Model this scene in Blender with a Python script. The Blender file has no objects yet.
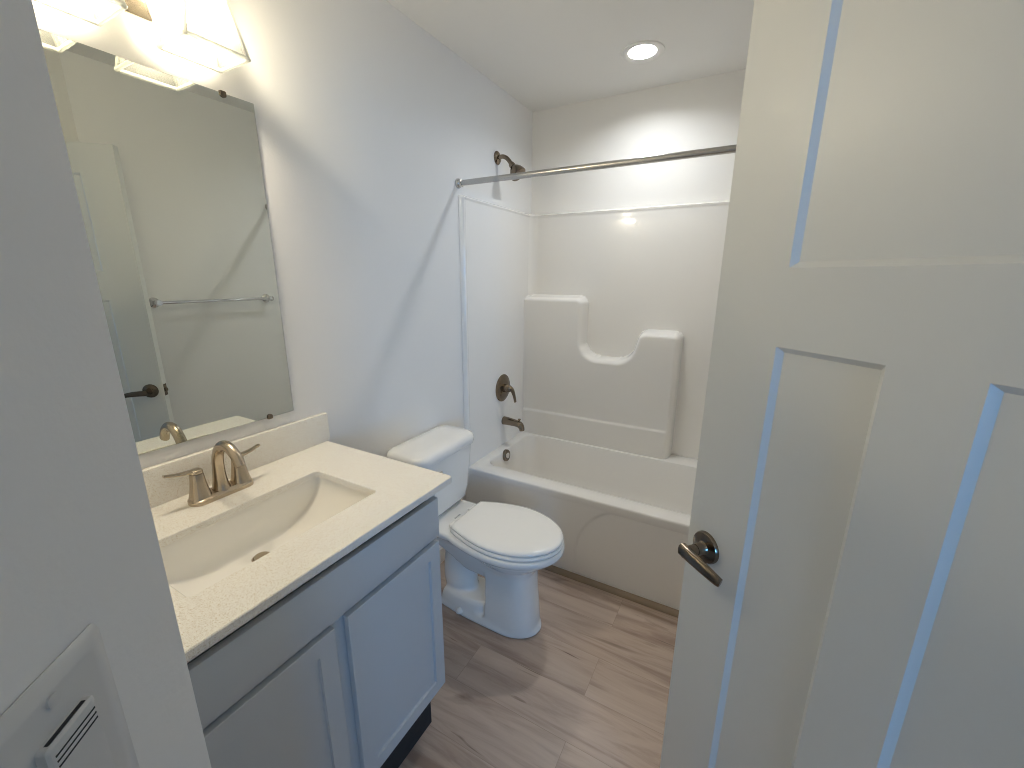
import bpy, bmesh, math, random
import numpy as np
from mathutils import Vector, Matrix

random.seed(4)
SC = bpy.context.scene
COL = SC.collection
PI = math.pi

# ------------------------------------------------------------------ camera
EYE = 1.4747
F_PX, PITCH, YAW, ROLL = 418.06, math.radians(14.32), math.radians(29.02), math.radians(0.243)
fh = Vector((-math.sin(YAW), math.cos(YAW), 0)); r0 = Vector((math.cos(YAW), math.sin(YAW), 0)); zz = Vector((0, 0, 1))
fw = fh * math.cos(PITCH) - zz * math.sin(PITCH)
u0 = fh * math.sin(PITCH) + zz * math.cos(PITCH)
rt = r0 * math.cos(ROLL) + u0 * math.sin(ROLL)
up = -r0 * math.sin(ROLL) + u0 * math.cos(ROLL)
cam_d = bpy.data.cameras.new('camera')
cam = bpy.data.objects.new('camera', cam_d); COL.objects.link(cam)
cam_d.sensor_fit = 'HORIZONTAL'; cam_d.sensor_width = 36.0; cam_d.lens = F_PX * 36.0 / 1024.0
cam_d.clip_start = 0.01
cam.matrix_world = Matrix(((rt.x, up.x, -fw.x, 0), (rt.y, up.y, -fw.y, 0), (rt.z, up.z, -fw.z, EYE), (0, 0, 0, 1)))
SC.camera = cam

# ------------------------------------------------------------------ light and exposure
VS = SC.view_settings
VS.view_transform = 'Standard'; VS.look = 'None'; VS.gamma = 1.0; VS.use_curve_mapping = False
VS.exposure = 1.08
VANITY_BULB = 118.0            # emission of the two vanity bulbs
VANITY_COL = (1.0, 0.865, 0.67)
CAN_LENS = 135.0               # emission of the recessed ceiling lens
CAN_COL = (0.95, 0.98, 1.0)
HALL_W = 7.0                  # daylight through the hall window
HALL_COL = (0.12, 0.46, 1.0)
HALL_FILL = 4.0                # added fill light in the hall, lifts door, cabinet and near wall
w = bpy.data.worlds.new('world'); SC.world = w; w.use_nodes = True
w.node_tree.nodes['Background'].inputs[0].default_value = (0.55, 0.75, 1.0, 1)
w.node_tree.nodes['Background'].inputs[1].default_value = 0.3
SC.cycles.use_denoising = True
SC.cycles.filter_width = 1.0
SC.cycles.sample_clamp_indirect = 4.0
SC.cycles.max_bounces = 14; SC.cycles.diffuse_bounces = 8; SC.cycles.glossy_bounces = 6
SC.cycles.transparent_max_bounces = 16

# ------------------------------------------------------------------ layout
XW, XR, YT, YB, ZC, ZF = -1.284, 0.240, 1.771, 2.559, 2.4445, -0.02
A2 = math.radians(40.4)
DG = Vector((-math.sin(A2), math.cos(A2), 0))      # entry axis, into the bathroom
NG = Vector((math.cos(A2), math.sin(A2), 0))       # across the entry, to the right
CORNER_L = Vector((-0.353, 0.108, 0))              # outer corner of the left entry wall
CORNER_R = Vector((0.240, 0.903, 0))
A1 = math.radians(47.6)
DD = Vector((-math.sin(A1), math.cos(A1), 0))      # door: hinge to latch edge
DM = Vector((math.cos(A1), math.sin(A1), 0))       # door: front face to back face
TIP = Vector((-0.0532, 0.9167, 0))

# ------------------------------------------------------------------ materials
def mat(name, col, rough=0.5, metal=0.0, bump=None, coat=0.0, spec=None):
    m = bpy.data.materials.new(name); m.use_nodes = True
    nt = m.node_tree; b = nt.nodes['Principled BSDF']
    b.inputs['Base Color'].default_value = (*col, 1); b.inputs['Roughness'].default_value = rough
    b.inputs['Metallic'].default_value = metal
    if coat: b.inputs['Coat Weight'].default_value = coat; b.inputs['Coat Roughness'].default_value = 0.05
    if spec is not None: b.inputs['Specular IOR Level'].default_value = spec
    tc = nt.nodes.new('ShaderNodeTexCoord')
    n = nt.nodes.new('ShaderNodeTexNoise'); nt.links.new(tc.outputs['Object'], n.inputs['Vector'])
    if bump:
        n.inputs['Scale'].default_value = bump[0]; n.inputs['Detail'].default_value = 3
        bp = nt.nodes.new('ShaderNodeBump'); bp.inputs['Strength'].default_value = bump[1]; bp.inputs['Distance'].default_value = bump[2]
        nt.links.new(n.outputs['Fac'], bp.inputs['Height']); nt.links.new(bp.outputs['Normal'], b.inputs['Normal'])
    else:                                             # slight variation of the gloss
        n.inputs['Scale'].default_value = 30
        mr = nt.nodes.new('ShaderNodeMapRange'); mr.inputs['To Min'].default_value = rough * 0.9; mr.inputs['To Max'].default_value = min(1, rough * 1.1)
        nt.links.new(n.outputs['Fac'], mr.inputs['Value']); nt.links.new(mr.outputs['Result'], b.inputs['Roughness'])
    return m

M = {}
M['wall'] = mat('wall_paint', (0.81, 0.80, 0.78), 0.6, bump=(160, 0.12, 0.002))
M['ceiling'] = mat('ceiling_paint', (0.80, 0.79, 0.765), 0.8, bump=(90, 0.15, 0.002))
M['trim'] = mat('trim_paint', (0.78, 0.77, 0.74), 0.35)
M['door'] = mat('door_paint', (0.72, 0.72, 0.69), 0.38, bump=(220, 0.05, 0.001))
M['cabinet'] = mat('cabinet_paint', (0.55, 0.58, 0.605), 0.4)
M['dark'] = mat('dark_gap', (0.03, 0.03, 0.032), 0.7)
M['porcelain'] = mat('porcelain', (0.86, 0.855, 0.83), 0.07, coat=0.3)
M['seat'] = mat('seat_plastic', (0.88, 0.87, 0.84), 0.2)
M['sink'] = mat('sink_porcelain', (0.87, 0.85, 0.80), 0.12)
M['acrylic'] = mat('tub_acrylic', (0.83, 0.81, 0.775), 0.09, bump=(9, 0.10, 0.01), coat=0.2)
M['nickel'] = mat('brushed_nickel', (0.52, 0.44, 0.34), 0.24, 1.0)
M['bronze'] = mat('dark_nickel', (0.23, 0.185, 0.14), 0.2, 1.0)
M['rod'] = mat('satin_rod', (0.55, 0.54, 0.52), 0.25, 1.0)
M['chrome'] = mat('chrome', (0.75, 0.75, 0.76), 0.07, 1.0)
M['mirror'] = mat('mirror_silver', (0.74, 0.765, 0.715), 0.0, 1.0)
M['mirror'].node_tree.nodes['Principled BSDF'].inputs['Roughness'].default_value = 0.0
for l in list(M['mirror'].node_tree.links):
    if l.to_socket.name == 'Roughness': M['mirror'].node_tree.links.remove(l)
M['edge'] = mat('mirror_edge', (0.10, 0.12, 0.11), 0.2)
M['plastic'] = mat('white_plastic', (0.62, 0.62, 0.61), 0.3)
M['shoe'] = mat('shoe_moulding', (0.30, 0.225, 0.155), 0.5, bump=(60, 0.1, 0.001))
M['caulk'] = mat('caulk', (0.80, 0.78, 0.74), 0.5)
M['greymark'] = mat('grey_print', (0.32, 0.34, 0.36), 0.5)

def emit(name, col, s):
    m = bpy.data.materials.new(name); m.use_nodes = True; nt = m.node_tree
    nt.nodes.remove(nt.nodes['Principled BSDF'])
    e = nt.nodes.new('ShaderNodeEmission'); e.inputs[0].default_value = (*col, 1); e.inputs[1].default_value = s
    nt.links.new(e.outputs[0], nt.nodes['Material Output'].inputs[0]); return m
M['bulb'] = emit('bulb_glow', VANITY_COL, VANITY_BULB)
M['hall_fill'] = emit('hall_fill_glow', (1.0, 0.93, 0.84), HALL_FILL)
M['lens'] = emit('lens_glow', CAN_COL, CAN_LENS)

def glass(name, col, haze):
    m = bpy.data.materials.new(name); m.use_nodes = True; nt = m.node_tree
    nt.nodes.remove(nt.nodes['Principled BSDF'])
    t = nt.nodes.new('ShaderNodeBsdfTransparent'); t.inputs[0].default_value = (*col, 1)
    g = nt.nodes.new('ShaderNodeBsdfGlossy'); g.inputs['Roughness'].default_value = 0.03
    fr = nt.nodes.new('ShaderNodeFresnel'); fr.inputs[0].default_value = 1.45
    mx = nt.nodes.new('ShaderNodeMixShader'); nt.links.new(fr.outputs[0], mx.inputs[0])
    nt.links.new(t.outputs[0], mx.inputs[1]); nt.links.new(g.outputs[0], mx.inputs[2])
    d = nt.nodes.new('ShaderNodeBsdfDiffuse'); d.inputs[0].default_value = (0.9, 0.9, 0.86, 1)
    tr = nt.nodes.new('ShaderNodeBsdfTranslucent'); tr.inputs[0].default_value = (0.9, 0.9, 0.86, 1)
    ad = nt.nodes.new('ShaderNodeMixShader'); ad.inputs[0].default_value = 0.5
    nt.links.new(d.outputs[0], ad.inputs[1]); nt.links.new(tr.outputs[0], ad.inputs[2])
    m2 = nt.nodes.new('ShaderNodeMixShader'); m2.inputs[0].default_value = haze
    nt.links.new(mx.outputs[0], m2.inputs[1]); nt.links.new(ad.outputs[0], m2.inputs[2])
    nt.links.new(m2.outputs[0], nt.nodes['Material Output'].inputs[0]); return m
M['glass'] = glass('seeded_glass', (0.74, 0.75, 0.73), 0.10)
M['glassedge'] = glass('glass_edge', (0.97, 0.98, 0.96), 0.75)

def quartz():
    m = mat('speckled_quartz', (0.8, 0.78, 0.72), 0.18); nt = m.node_tree; b = nt.nodes['Principled BSDF']
    tc = nt.nodes.new('ShaderNodeTexCoord')
    v = nt.nodes.new('ShaderNodeTexVoronoi'); v.inputs['Scale'].default_value = 620
    nt.links.new(tc.outputs['Object'], v.inputs['Vector'])
    sep = nt.nodes.new('ShaderNodeSeparateColor'); nt.links.new(v.outputs['Color'], sep.inputs[0])
    r = nt.nodes.new('ShaderNodeValToRGB'); r.color_ramp.interpolation = 'CONSTANT'
    e = r.color_ramp.elements; e[0].position = 0; e[0].color = (0.66, 0.58, 0.46, 1)
    e[1].position = 0.05; e[1].color = (0.745, 0.70, 0.62, 1)
    x = r.color_ramp.elements.new(0.26); x.color = (0.83, 0.80, 0.735, 1)
    x = r.color_ramp.elements.new(0.62); x.color = (0.87, 0.85, 0.79, 1)
    nt.links.new(sep.outputs[0], r.inputs[0]); nt.links.new(r.outputs[0], b.inputs['Base Color'])
    return m
M['quartz'] = quartz()

def planks():
    m = mat('vinyl_planks', (0.3, 0.22, 0.18), 0.36); nt = m.node_tree; b = nt.nodes['Principled BSDF']
    N = nt.nodes.new; L = nt.links.new
    tc = N('ShaderNodeTexCoord')
    mp = N('ShaderNodeMapping'); mp.inputs['Location'].default_value = (0.35, 0.07, 0); L(tc.outputs['Object'], mp.inputs[0])
    br = N('ShaderNodeTexBrick'); br.inputs['Color1'].default_value = (0, 0, 0, 1); br.inputs['Color2'].default_value = (1, 1, 1, 1)
    br.inputs['Mortar'].default_value = (0.5, 0.5, 0.5, 1); br.inputs['Scale'].default_value = 1.0
    br.inputs['Brick Width'].default_value = 1.22; br.inputs['Row Height'].default_value = 0.18
    br.inputs['Mortar Size'].default_value = 0.0009; br.inputs['Mortar Smooth'].default_value = 0.2; br.offset = 0.37
    L(mp.outputs[0], br.inputs['Vector'])
    sep = N('ShaderNodeSeparateColor'); L(br.outputs['Color'], sep.inputs[0])
    # every plank has its own slice of the grain
    cmb = N('ShaderNodeCombineXYZ'); mul = N('ShaderNodeMath'); mul.operation = 'MULTIPLY'; mul.inputs[1].default_value = 37.0
    L(sep.outputs[0], mul.inputs[0]); L(mul.outputs[0], cmb.inputs[2])
    ad = N('ShaderNodeVectorMath'); ad.operation = 'ADD'; L(mp.outputs[0], ad.inputs[0]); L(cmb.outputs[0], ad.inputs[1])
    s1 = N('ShaderNodeMapping'); s1.inputs['Scale'].default_value = (1.2, 11, 1); L(ad.outputs[0], s1.inputs[0])
    n1 = N('ShaderNodeTexNoise'); n1.inputs['Scale'].default_value = 1.5; n1.inputs['Detail'].default_value = 7; n1.inputs['Roughness'].default_value = 0.62; n1.inputs['Distortion'].default_value = 0.6
    L(s1.outputs[0], n1.inputs['Vector'])
    s2 = N('ShaderNodeMapping'); s2.inputs['Scale'].default_value = (1.1, 5.5, 1); L(ad.outputs[0], s2.inputs[0])
    n2 = N('ShaderNodeTexNoise'); n2.inputs['Scale'].default_value = 1.6; n2.inputs['Detail'].default_value = 4; n2.inputs['Distortion'].default_value = 1.0
    L(s2.outputs[0], n2.inputs['Vector'])
    ramp = N('ShaderNodeValToRGB'); e = ramp.color_ramp.elements
    e[0].position = 0.33; e[0].color = (0.34, 0.25, 0.20, 1); e[1].position = 0.70; e[1].color = (0.58, 0.475, 0.395, 1)
    x = e.new(0.5); x.color = (0.50, 0.395, 0.325, 1)
    L(n1.outputs['Fac'], ramp.inputs[0])
    # dark streaks
    r2 = N('ShaderNodeValToRGB'); e = r2.color_ramp.elements
    e[0].position = 0.27; e[0].color = (0.36, 0.31, 0.28, 1); e[1].position = 0.40; e[1].color = (1, 1, 1, 1)
    L(n2.outputs['Fac'], r2.inputs[0])
    mx = N('ShaderNodeMix'); mx.data_type = 'RGBA'; mx.blend_type = 'MULTIPLY'; mx.inputs['Factor'].default_value = 0.8
    L(ramp.outputs[0], mx.inputs[6]); L(r2.outputs[0], mx.inputs[7])
    s3 = N('ShaderNodeMapping'); s3.inputs['Scale'].default_value = (2.2, 26, 1); L(ad.outputs[0], s3.inputs[0])
    n3 = N('ShaderNodeTexNoise'); n3.inputs['Scale'].default_value = 1.3; n3.inputs['Detail'].default_value = 3; n3.inputs['Distortion'].default_value = 0.8
    L(s3.outputs[0], n3.inputs['Vector'])
    r3 = N('ShaderNodeValToRGB'); e = r3.color_ramp.elements
    e[0].position = 0.25; e[0].color = (0.30, 0.25, 0.22, 1); e[1].position = 0.315; e[1].color = (1, 1, 1, 1)
    L(n3.outputs['Fac'], r3.inputs[0])
    m3 = N('ShaderNodeMix'); m3.data_type = 'RGBA'; m3.blend_type = 'MULTIPLY'; m3.inputs['Factor'].default_value = 0.85
    L(mx.outputs[2], m3.inputs[6]); L(r3.outputs[0], m3.inputs[7]); mx = m3
    # plank to plank tone
    mr = N('ShaderNodeMapRange'); mr.inputs['To Min'].default_value = 0.92; mr.inputs['To Max'].default_value = 1.07; L(sep.outputs[0], mr.inputs['Value'])
    hs = N('ShaderNodeHueSaturation'); L(mx.outputs[2], hs.inputs['Color']); L(mr.outputs[0], hs.inputs['Value'])
    sm = N('ShaderNodeMix'); sm.data_type = 'RGBA'; L(br.outputs['Fac'], sm.inputs['Factor']); L(hs.outputs[0], sm.inputs[6]); sm.inputs[7].default_value = (0.36, 0.28, 0.225, 1)
    L(sm.outputs[2], b.inputs['Base Color'])
    bp = N('ShaderNodeBump'); bp.inputs['Strength'].default_value = 0.15; bp.inputs['Distance'].default_value = 0.001
    L(n1.outputs['Fac'], bp.inputs['Height']); L(bp.outputs[0], b.inputs['Normal'])
    return m
M['floor'] = planks()

# ------------------------------------------------------------------ helpers
def link(name, me, m=None, parent=None):
    o = bpy.data.objects.new(name, me); COL.objects.link(o)
    if m is not None: me.materials.append(m)
    if parent is not None: o.parent = parent
    return o
def obj(name, bm, m, parent=None, smooth=35, recalc=True):
    if recalc: bmesh.ops.recalc_face_normals(bm, faces=bm.faces[:])
    if smooth:
        lim = math.radians(smooth)
        for f in bm.faces: f.smooth = True
        for e in bm.edges:
            if len(e.link_faces) == 2 and e.calc_face_angle(0) > lim: e.smooth = False
    me = bpy.data.meshes.new(name); bm.to_mesh(me); bm.free()
    return link(name, me, m, parent)
def tag(o, label, cat, group=None, kind=None):
    o['label'] = label; o['category'] = cat
    if group: o['group'] = group
    if kind: o['kind'] = kind
    return o
def thing(name, loc, label, cat, group=None):
    o = bpy.data.objects.new(name, None); COL.objects.link(o); o.location = loc
    o.empty_display_size = 0.05
    bpy.context.view_layer.update()
    return tag(o, label, cat, group)
def child(o, par):                                   # keep world-space mesh coordinates
    o.parent = par; o.matrix_parent_inverse = Matrix.Translation(-par.location); return o
def part(name, bm, m, par, smooth=35, recalc=True):
    o = obj(name, bm, m, None, smooth, recalc); return child(o, par)
def sub(name, bm, m, par, smooth=35):                # a piece of a part whose own mesh is in world space
    o = obj(name, bm, m, None, smooth); o.parent = par
    return o
def BM(): return bmesh.new()
def add_box(bm, lo, hi, bev=0.0, seg=2, frame=None):
    g = bmesh.ops.create_cube(bm, size=1.0); vs = g['verts']
    c = [(a + b) / 2 for a, b in zip(lo, hi)]; s = [abs(b - a) for a, b in zip(lo, hi)]
    for v in vs: v.co = Vector((v.co.x * s[0] + c[0], v.co.y * s[1] + c[1], v.co.z * s[2] + c[2]))
    if bev > 0:
        es = list({e for v in vs for e in v.link_edges})
        r = bmesh.ops.bevel(bm, geom=es, offset=bev, segments=seg, profile=0.5, affect='EDGES')
        vs = list({v for f in r['faces'] for v in f.verts} | {v for v in vs if v.is_valid})
    if frame is not None:
        for v in vs: v.co = frame @ v.co
    return vs
def box(lo, hi, bev=0.0, seg=2, frame=None):
    bm = BM(); add_box(bm, lo, hi, bev, seg, frame); return bm
def rings(bm, rs, cap0=True, cap1=True, closed=True):
    vv = [[bm.verts.new(p) for p in r] for r in rs]; n = len(rs[0])
    for a, b in zip(vv, vv[1:]):
        for i in range(n if closed else n - 1):
            j = (i + 1) % n
            try: bm.faces.new((a[i], a[j], b[j], b[i]))
            except ValueError: pass
    if cap0: bm.faces.new(vv[0][::-1])
    if cap1: bm.faces.new(vv[-1])
    return vv
def lathe(bm, prof, org, axis, seg=40):
    """prof: list of (radius, distance along axis)"""
    ax = Vector(axis).normalized(); t = Vector((0, 0, 1)) if abs(ax.z) < 0.9 else Vector((1, 0, 0))
    a = ax.cross(t).normalized(); b = ax.cross(a); org = Vector(org)
    rs = []
    for r, h in prof:
        r = max(r, 1e-5)
        rs.append([org + ax * h + (a * math.cos(2 * PI * i / seg) + b * math.sin(2 * PI * i / seg)) * r for i in range(seg)])
    return rings(bm, rs)
def smoothpath(pts, n=8):
    P = [np.array(p, float) for p in pts]; P = [2 * P[0] - P[1]] + P + [2 * P[-1] - P[-2]]; out = []
    for i in range(1, len(P) - 2):
        for k in range(n):
            t = k / n; p0, p1, p2, p3 = P[i - 1:i + 3]
            out.append(0.5 * ((2 * p1) + (-p0 + p2) * t + (2 * p0 - 5 * p1 + 4 * p2 - p3) * t * t + (-p0 + 3 * p1 - 3 * p2 + p3) * t ** 3))
    out.append(P[-2]); return out
def tube(bm, pts, seg=18, n=8, upv=(0, 0, 1), smooth=True, power=2.0):
    """pts: (x,y,z,half width across, half height) ; sections are super-ellipses"""
    P = smoothpath(pts, n) if smooth else [np.array(p, float) for p in pts]
    rs = []; side = None
    for i, p in enumerate(P):
        q0 = P[max(i - 1, 0)][:3]; q1 = P[min(i + 1, len(P) - 1)][:3]
        t = Vector(q1 - q0).normalized()
        s = t.cross(Vector(upv)) if side is None else side - t * side.dot(t)
        if s.length < 1e-4: s = t.cross(Vector((1, 0, 0)))
        s.normalize(); side = s.copy(); u = s.cross(t); c = Vector(p[:3]); ring = []
        for k in range(seg):
            a = 2 * PI * k / seg; ca, sa = math.cos(a), math.sin(a)
            ring.append(c + s * (p[3] * math.copysign(abs(ca) ** (2 / power), ca)) + u * (p[4] * math.copysign(abs(sa) ** (2 / power), sa)))
        rs.append(ring)
    return rings(bm, rs)
def prism(bm, poly, z0, z1, bev=0.0, seg=2, frame=None):
    a = [bm.verts.new((x, y, z0)) for x, y in poly]; b = [bm.verts.new((x, y, z1)) for x, y in poly]
    n = len(poly); fs = [bm.faces.new(a[::-1]), bm.faces.new(b)]
    for i in range(n): fs.append(bm.faces.new((a[i], a[(i + 1) % n], b[(i + 1) % n], b[i])))
    if frame is not None:
        for v in a + b: v.co = frame @ v.co
    if bev:
        es = list({e for f in fs[:2] for e in f.edges})
        bmesh.ops.bevel(bm, geom=es, offset=bev, segments=seg, profile=0.5, affect='EDGES')
def rrect(x0, x1, y0, y1, r, n=6):
    out = []
    for cx, cy, a0 in ((x1 - r, y1 - r, 0), (x0 + r, y1 - r, 90), (x0 + r, y0 + r, 180), (x1 - r, y0 + r, 270)):
        for k in range(n + 1):
            a = math.radians(a0 + 90 * k / n); out.append((cx + r * math.cos(a), cy + r * math.sin(a)))
    return out
def frame_of(o, ex, ey, ez):
    return Matrix(((ex[0], ey[0], ez[0], o[0]), (ex[1], ey[1], ez[1], o[1]), (ex[2], ey[2], ez[2], o[2]), (0, 0, 0, 1)))
def slab_between(p, q, thick, z0, z1, nrm):
    """a wall panel whose visible face runs from p to q; thick along -nrm"""
    p = Vector(p[:2] + (0,)) if isinstance(p, tuple) else p; q = Vector(q[:2] + (0,)) if isinstance(q, tuple) else q
    bm = BM(); n = Vector(nrm) * thick
    poly = [(p.x, p.y), (q.x, q.y), (q.x - n.x, q.y - n.y), (p.x - n.x, p.y - n.y)]
    prism(bm, poly, z0, z1); return bm
def structure(name, bm, m, label, cat, smooth=35):
    o = obj(name, bm, m, None, smooth); return tag(o, label, cat, None, 'structure')

# ------------------------------------------------------------------ the room
T = 0.10
HALL_LEN, HALL_A, HALL_B = 3.6, -0.75, 1.45          # the hall outside, along the entry axis
DOORLINE = 0.025                                      # entry-axis coordinate of the doorway wall face
def ent(a, b, z=0.0):                                 # across, along
    return NG * a + DG * b + Vector((0, 0, z))
aL = CORNER_L.dot(NG); aR = CORNER_R.dot(NG)
structure('floor', box((-1.5, -3.6, ZF - 0.05), (4.2, 2.75, ZF)), M['floor'], 'grey-brown wood plank vinyl floor running under the toilet and vanity', 'floor')
CLX, CLY, CH = -.548, 2.165, .064
bm = BM()
for lo, hi in (((-1.5, -3.6), (4.2, CLY - CH)), ((-1.5, CLY + CH), (4.2, 2.75)), ((-1.5, CLY - CH), (CLX - CH, CLY + CH)), ((CLX + CH, CLY - CH), (4.2, CLY + CH))):
    add_box(bm, (lo[0], lo[1], ZC), (hi[0], hi[1], ZC + 0.05))
structure('ceiling', bm, M['ceiling'], 'smooth off-white ceiling over the tub and the vanity', 'ceiling')
structure('wall_left', box((XW - T, -0.1, ZF), (XW, YB + T, ZC)), M['wall'], 'off-white painted wall behind the mirror and the toilet tank', 'wall')
structure('wall_back', box((XW, YB, ZF), (XR + T, YB + T, ZC)), M['wall'], 'off-white painted wall above the far long side of the tub', 'wall')
structure('wall_right', box((XR, CORNER_R.y + 0.10, ZF), (XR + T, YB, ZC)), M['wall'], 'off-white painted wall with the towel bar, seen in the mirror', 'wall')
# alcove wall + left entry wall meet at the outer corner
bm = BM(); pL = ent(aL, DOORLINE)
prism(bm, [(XW, 0.108), (CORNER_L.x, CORNER_L.y), (pL.x, pL.y), (pL.x - 0.11, pL.y + 0.0), (CORNER_L.x - 0.06, CORNER_L.y - 0.1), (XW, 0.008)], ZF, ZC)
structure('wall_entry', bm, M['wall'], 'grey shaded wall end close on the left, carrying the fan control plate', 'wall')
pR = ent(aR, DOORLINE)
bm = BM(); prism(bm, [(CORNER_R.x, CORNER_R.y), (pR.x, pR.y), (pR.x + 0.12, pR.y + 0.05), (CORNER_R.x + 0.12, CORNER_R.y + 0.10), (CORNER_R.x, CORNER_R.y + 0.10)], ZF, ZC)
structure('wall_nook', bm, M['wall'], 'short angled wall behind the open door, at the corner seen in the mirror', 'wall')
# doorway wall with header, behind the camera
HINGE = TIP - DD * 0.711
aH = HINGE.dot(NG) + 0.012; aS = aH - 0.735
bm = BM()
fr = frame_of((0, 0, 0), NG, DG, (0, 0, 1))
add_box(bm, (aL - 0.12, DOORLINE - 0.12, ZF), (aS, DOORLINE - 0.004, ZC), frame=fr)
add_box(bm, (aH, DOORLINE - 0.12, ZF), (aR + 0.14, DOORLINE - 0.004, ZC), frame=fr)
add_box(bm, (aS, DOORLINE - 0.12, 2.05), (aH, DOORLINE - 0.004, ZC), frame=fr)
structure('wall_doorway', bm, M['wall'], 'wall around the doorway behind the camera', 'wall')
# the hall outside with its window
structure('wall_hall_left', box((HALL_A - T, DOORLINE - HALL_LEN, ZF), (HALL_A, DOORLINE - 0.12, ZC), frame=fr), M['wall'], 'left wall of the hall outside the doorway', 'wall')
structure('wall_hall_right', box((HALL_B, DOORLINE - HALL_LEN, ZF), (HALL_B + T, DOORLINE - 0.12, ZC), frame=fr), M['wall'], 'right wall of the hall outside the doorway', 'wall')
bm = BM(); yl = DOORLINE - HALL_LEN; wa, wb, w0, w1 = 0.15, 1.15, 0.75, 2.1
for lo, hi in (((HALL_A, ZF), (wa, ZC)), ((wb, ZF), (HALL_B, ZC)), ((wa, ZF), (wb, w0)), ((wa, w1), (wb, ZC))):
    add_box(bm, (lo[0], yl - T, lo[1]), (hi[0], yl, hi[1]), frame=fr)
structure('wall_hall_end', bm, M['wall'], 'end wall of the hall outside, around its window', 'wall')
bm = BM()
for lo, hi in (((wa, w0), (wa + 0.04, w1)), ((wb - 0.04, w0), (wb, w1)), ((wa + 0.04, w0), (wb - 0.04, w0 + 0.04)), ((wa + 0.04, w1 - 0.04), (wb - 0.04, w1)), ((wa + 0.04, 1.41), (wb - 0.04, 1.44))):
    add_box(bm, (lo[0], yl - 0.07, lo[1]), (hi[0], yl - 0.02, hi[1]), frame=fr)
structure('window_1', bm, M['trim'], 'white window frame at the end of the hall outside', 'window')
ad = bpy.data.lights.new('hall_daylight', 'AREA'); ad.shape = 'RECTANGLE'; ad.size = wb - wa; ad.size_y = w1 - w0
ad.energy = HALL_W; ad.color = HALL_COL; ad.spread = math.radians(75)
al = bpy.data.objects.new('hall_daylight', ad); COL.objects.link(al)
c = ent((wa + wb) / 2, yl - 0.085, (w0 + w1) / 2)
al.matrix_world = Matrix(((NG.x, 0, -DG.x, c.x), (NG.y, 0, -DG.y, c.y), (0, 1, 0, c.z), (0, 0, 0, 1)))

hl = thing('hall_fill_light', ent(0.45, DOORLINE - 1.3, ZC), 'added round fill light on the hall ceiling outside, unseen behind the camera', 'ceiling light')  # unseen lamp, added as neutral ambient fill from the camera side
bm = BM()
for k in (0,):
    c_ = ent(0.45, DOORLINE - 1.3, ZC); lathe(bm, [(0, .002), (.15, .002), (.16, .010), (.16, .028), (.150, .034), (.145, .034), (.145, .020), (0, .020)], c_, (0, 0, -1), 48)
part('rim', bm, M['trim'], hl)
bm = BM(); lathe(bm, [(0, .0205), (.143, .0205), (.143, .034), (.12, .048), (.07, .058), (0, .062)], c_, (0, 0, -1), 48); part('diffuser', bm, M['hall_fill'], hl)

# shoe moulding along the tub, with its line of caulk
bm = BM(); prof = [(0, 0)] + [(0.024 * math.cos(a), 0.024 * math.sin(a)) for a in [math.radians(15 * k) for k in range(7)]]
rs = [[Vector((x, YT - 0.001 - py, ZF + pz)) for py, pz in prof] for x in (XW + 0.001, XR - 0.001)]
rings(bm, rs)
structure('trim_1', bm, M['shoe'], 'brown quarter-round moulding on the floor along the tub front', 'moulding')
structure('trim_2', box((XW + 0.001, YT - 0.004, ZF + 0.0235), (XR - 0.001, YT - 0.0002, ZF + 0.029), 0.0012), M['caulk'], 'thin white caulk line on top of the brown floor moulding', 'caulk line')
structure('baseboard_left', box((XW, 0.90, ZF), (XW + 0.012, YT - 0.03, ZF + 0.085), 0.003), M['trim'], 'white baseboard on the wall behind the toilet', 'baseboard')

# ------------------------------------------------------------------ bathtub and surround (one moulded unit)
def sstep(t): t = np.clip(t, 0, 1); return t * t * (3 - 2 * t)
def grid_mesh(name, us, vs, fn, m, par, closed_back=None):
    """fn(u,v arrays)->xyz ; open sheet thickened by a skirt to closed_back (axis, value)"""
    nu, nv = len(us), len(vs); Uu, Vv = np.meshgrid(us, vs, indexing='ij'); X, Y, Z = fn(Uu, Vv)
    co = np.stack([X, Y, Z], -1).reshape(-1, 3); idx = np.arange(nu * nv).reshape(nu, nv)
    f = np.stack([idx[:-1, :-1], idx[1:, :-1], idx[1:, 1:], idx[:-1, 1:]], -1).reshape(-1, 4).tolist()
    co = co.tolist()
    if closed_back:
        ax, val = closed_back
        loop = list(idx[:, 0]) + list(idx[-1, 1:]) + list(idx[-2::-1, -1]) + list(idx[0, -2:0:-1])
        base = len(co)
        for i in loop:
            p = list(co[i]); p[ax] = val; co.append(p)
        n = len(loop)
        for k in range(n): f.append([int(loop[k]), base + k, base + (k + 1) % n, int(loop[(k + 1) % n])])
        f.append([base + k for k in range(n)])
    bm = BM(); V = [bm.verts.new(p) for p in co]
    for q in f: bm.faces.new([V[i] for i in q])
    return part(name, bm, m, par, 50)

unit = thing('bathtub_shower_unit', (-0.52, 2.16, ZF), 'white moulded bathtub with tall glossy three-sided surround behind the toilet', 'bathtub')
SX0, SX1 = XW + 0.022, XR - 0.022                     # faces of the end panels
ZRIM, ZSUR = 0.439, 1.8575
YBF = 2.530                                           # face of the back panel
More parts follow.
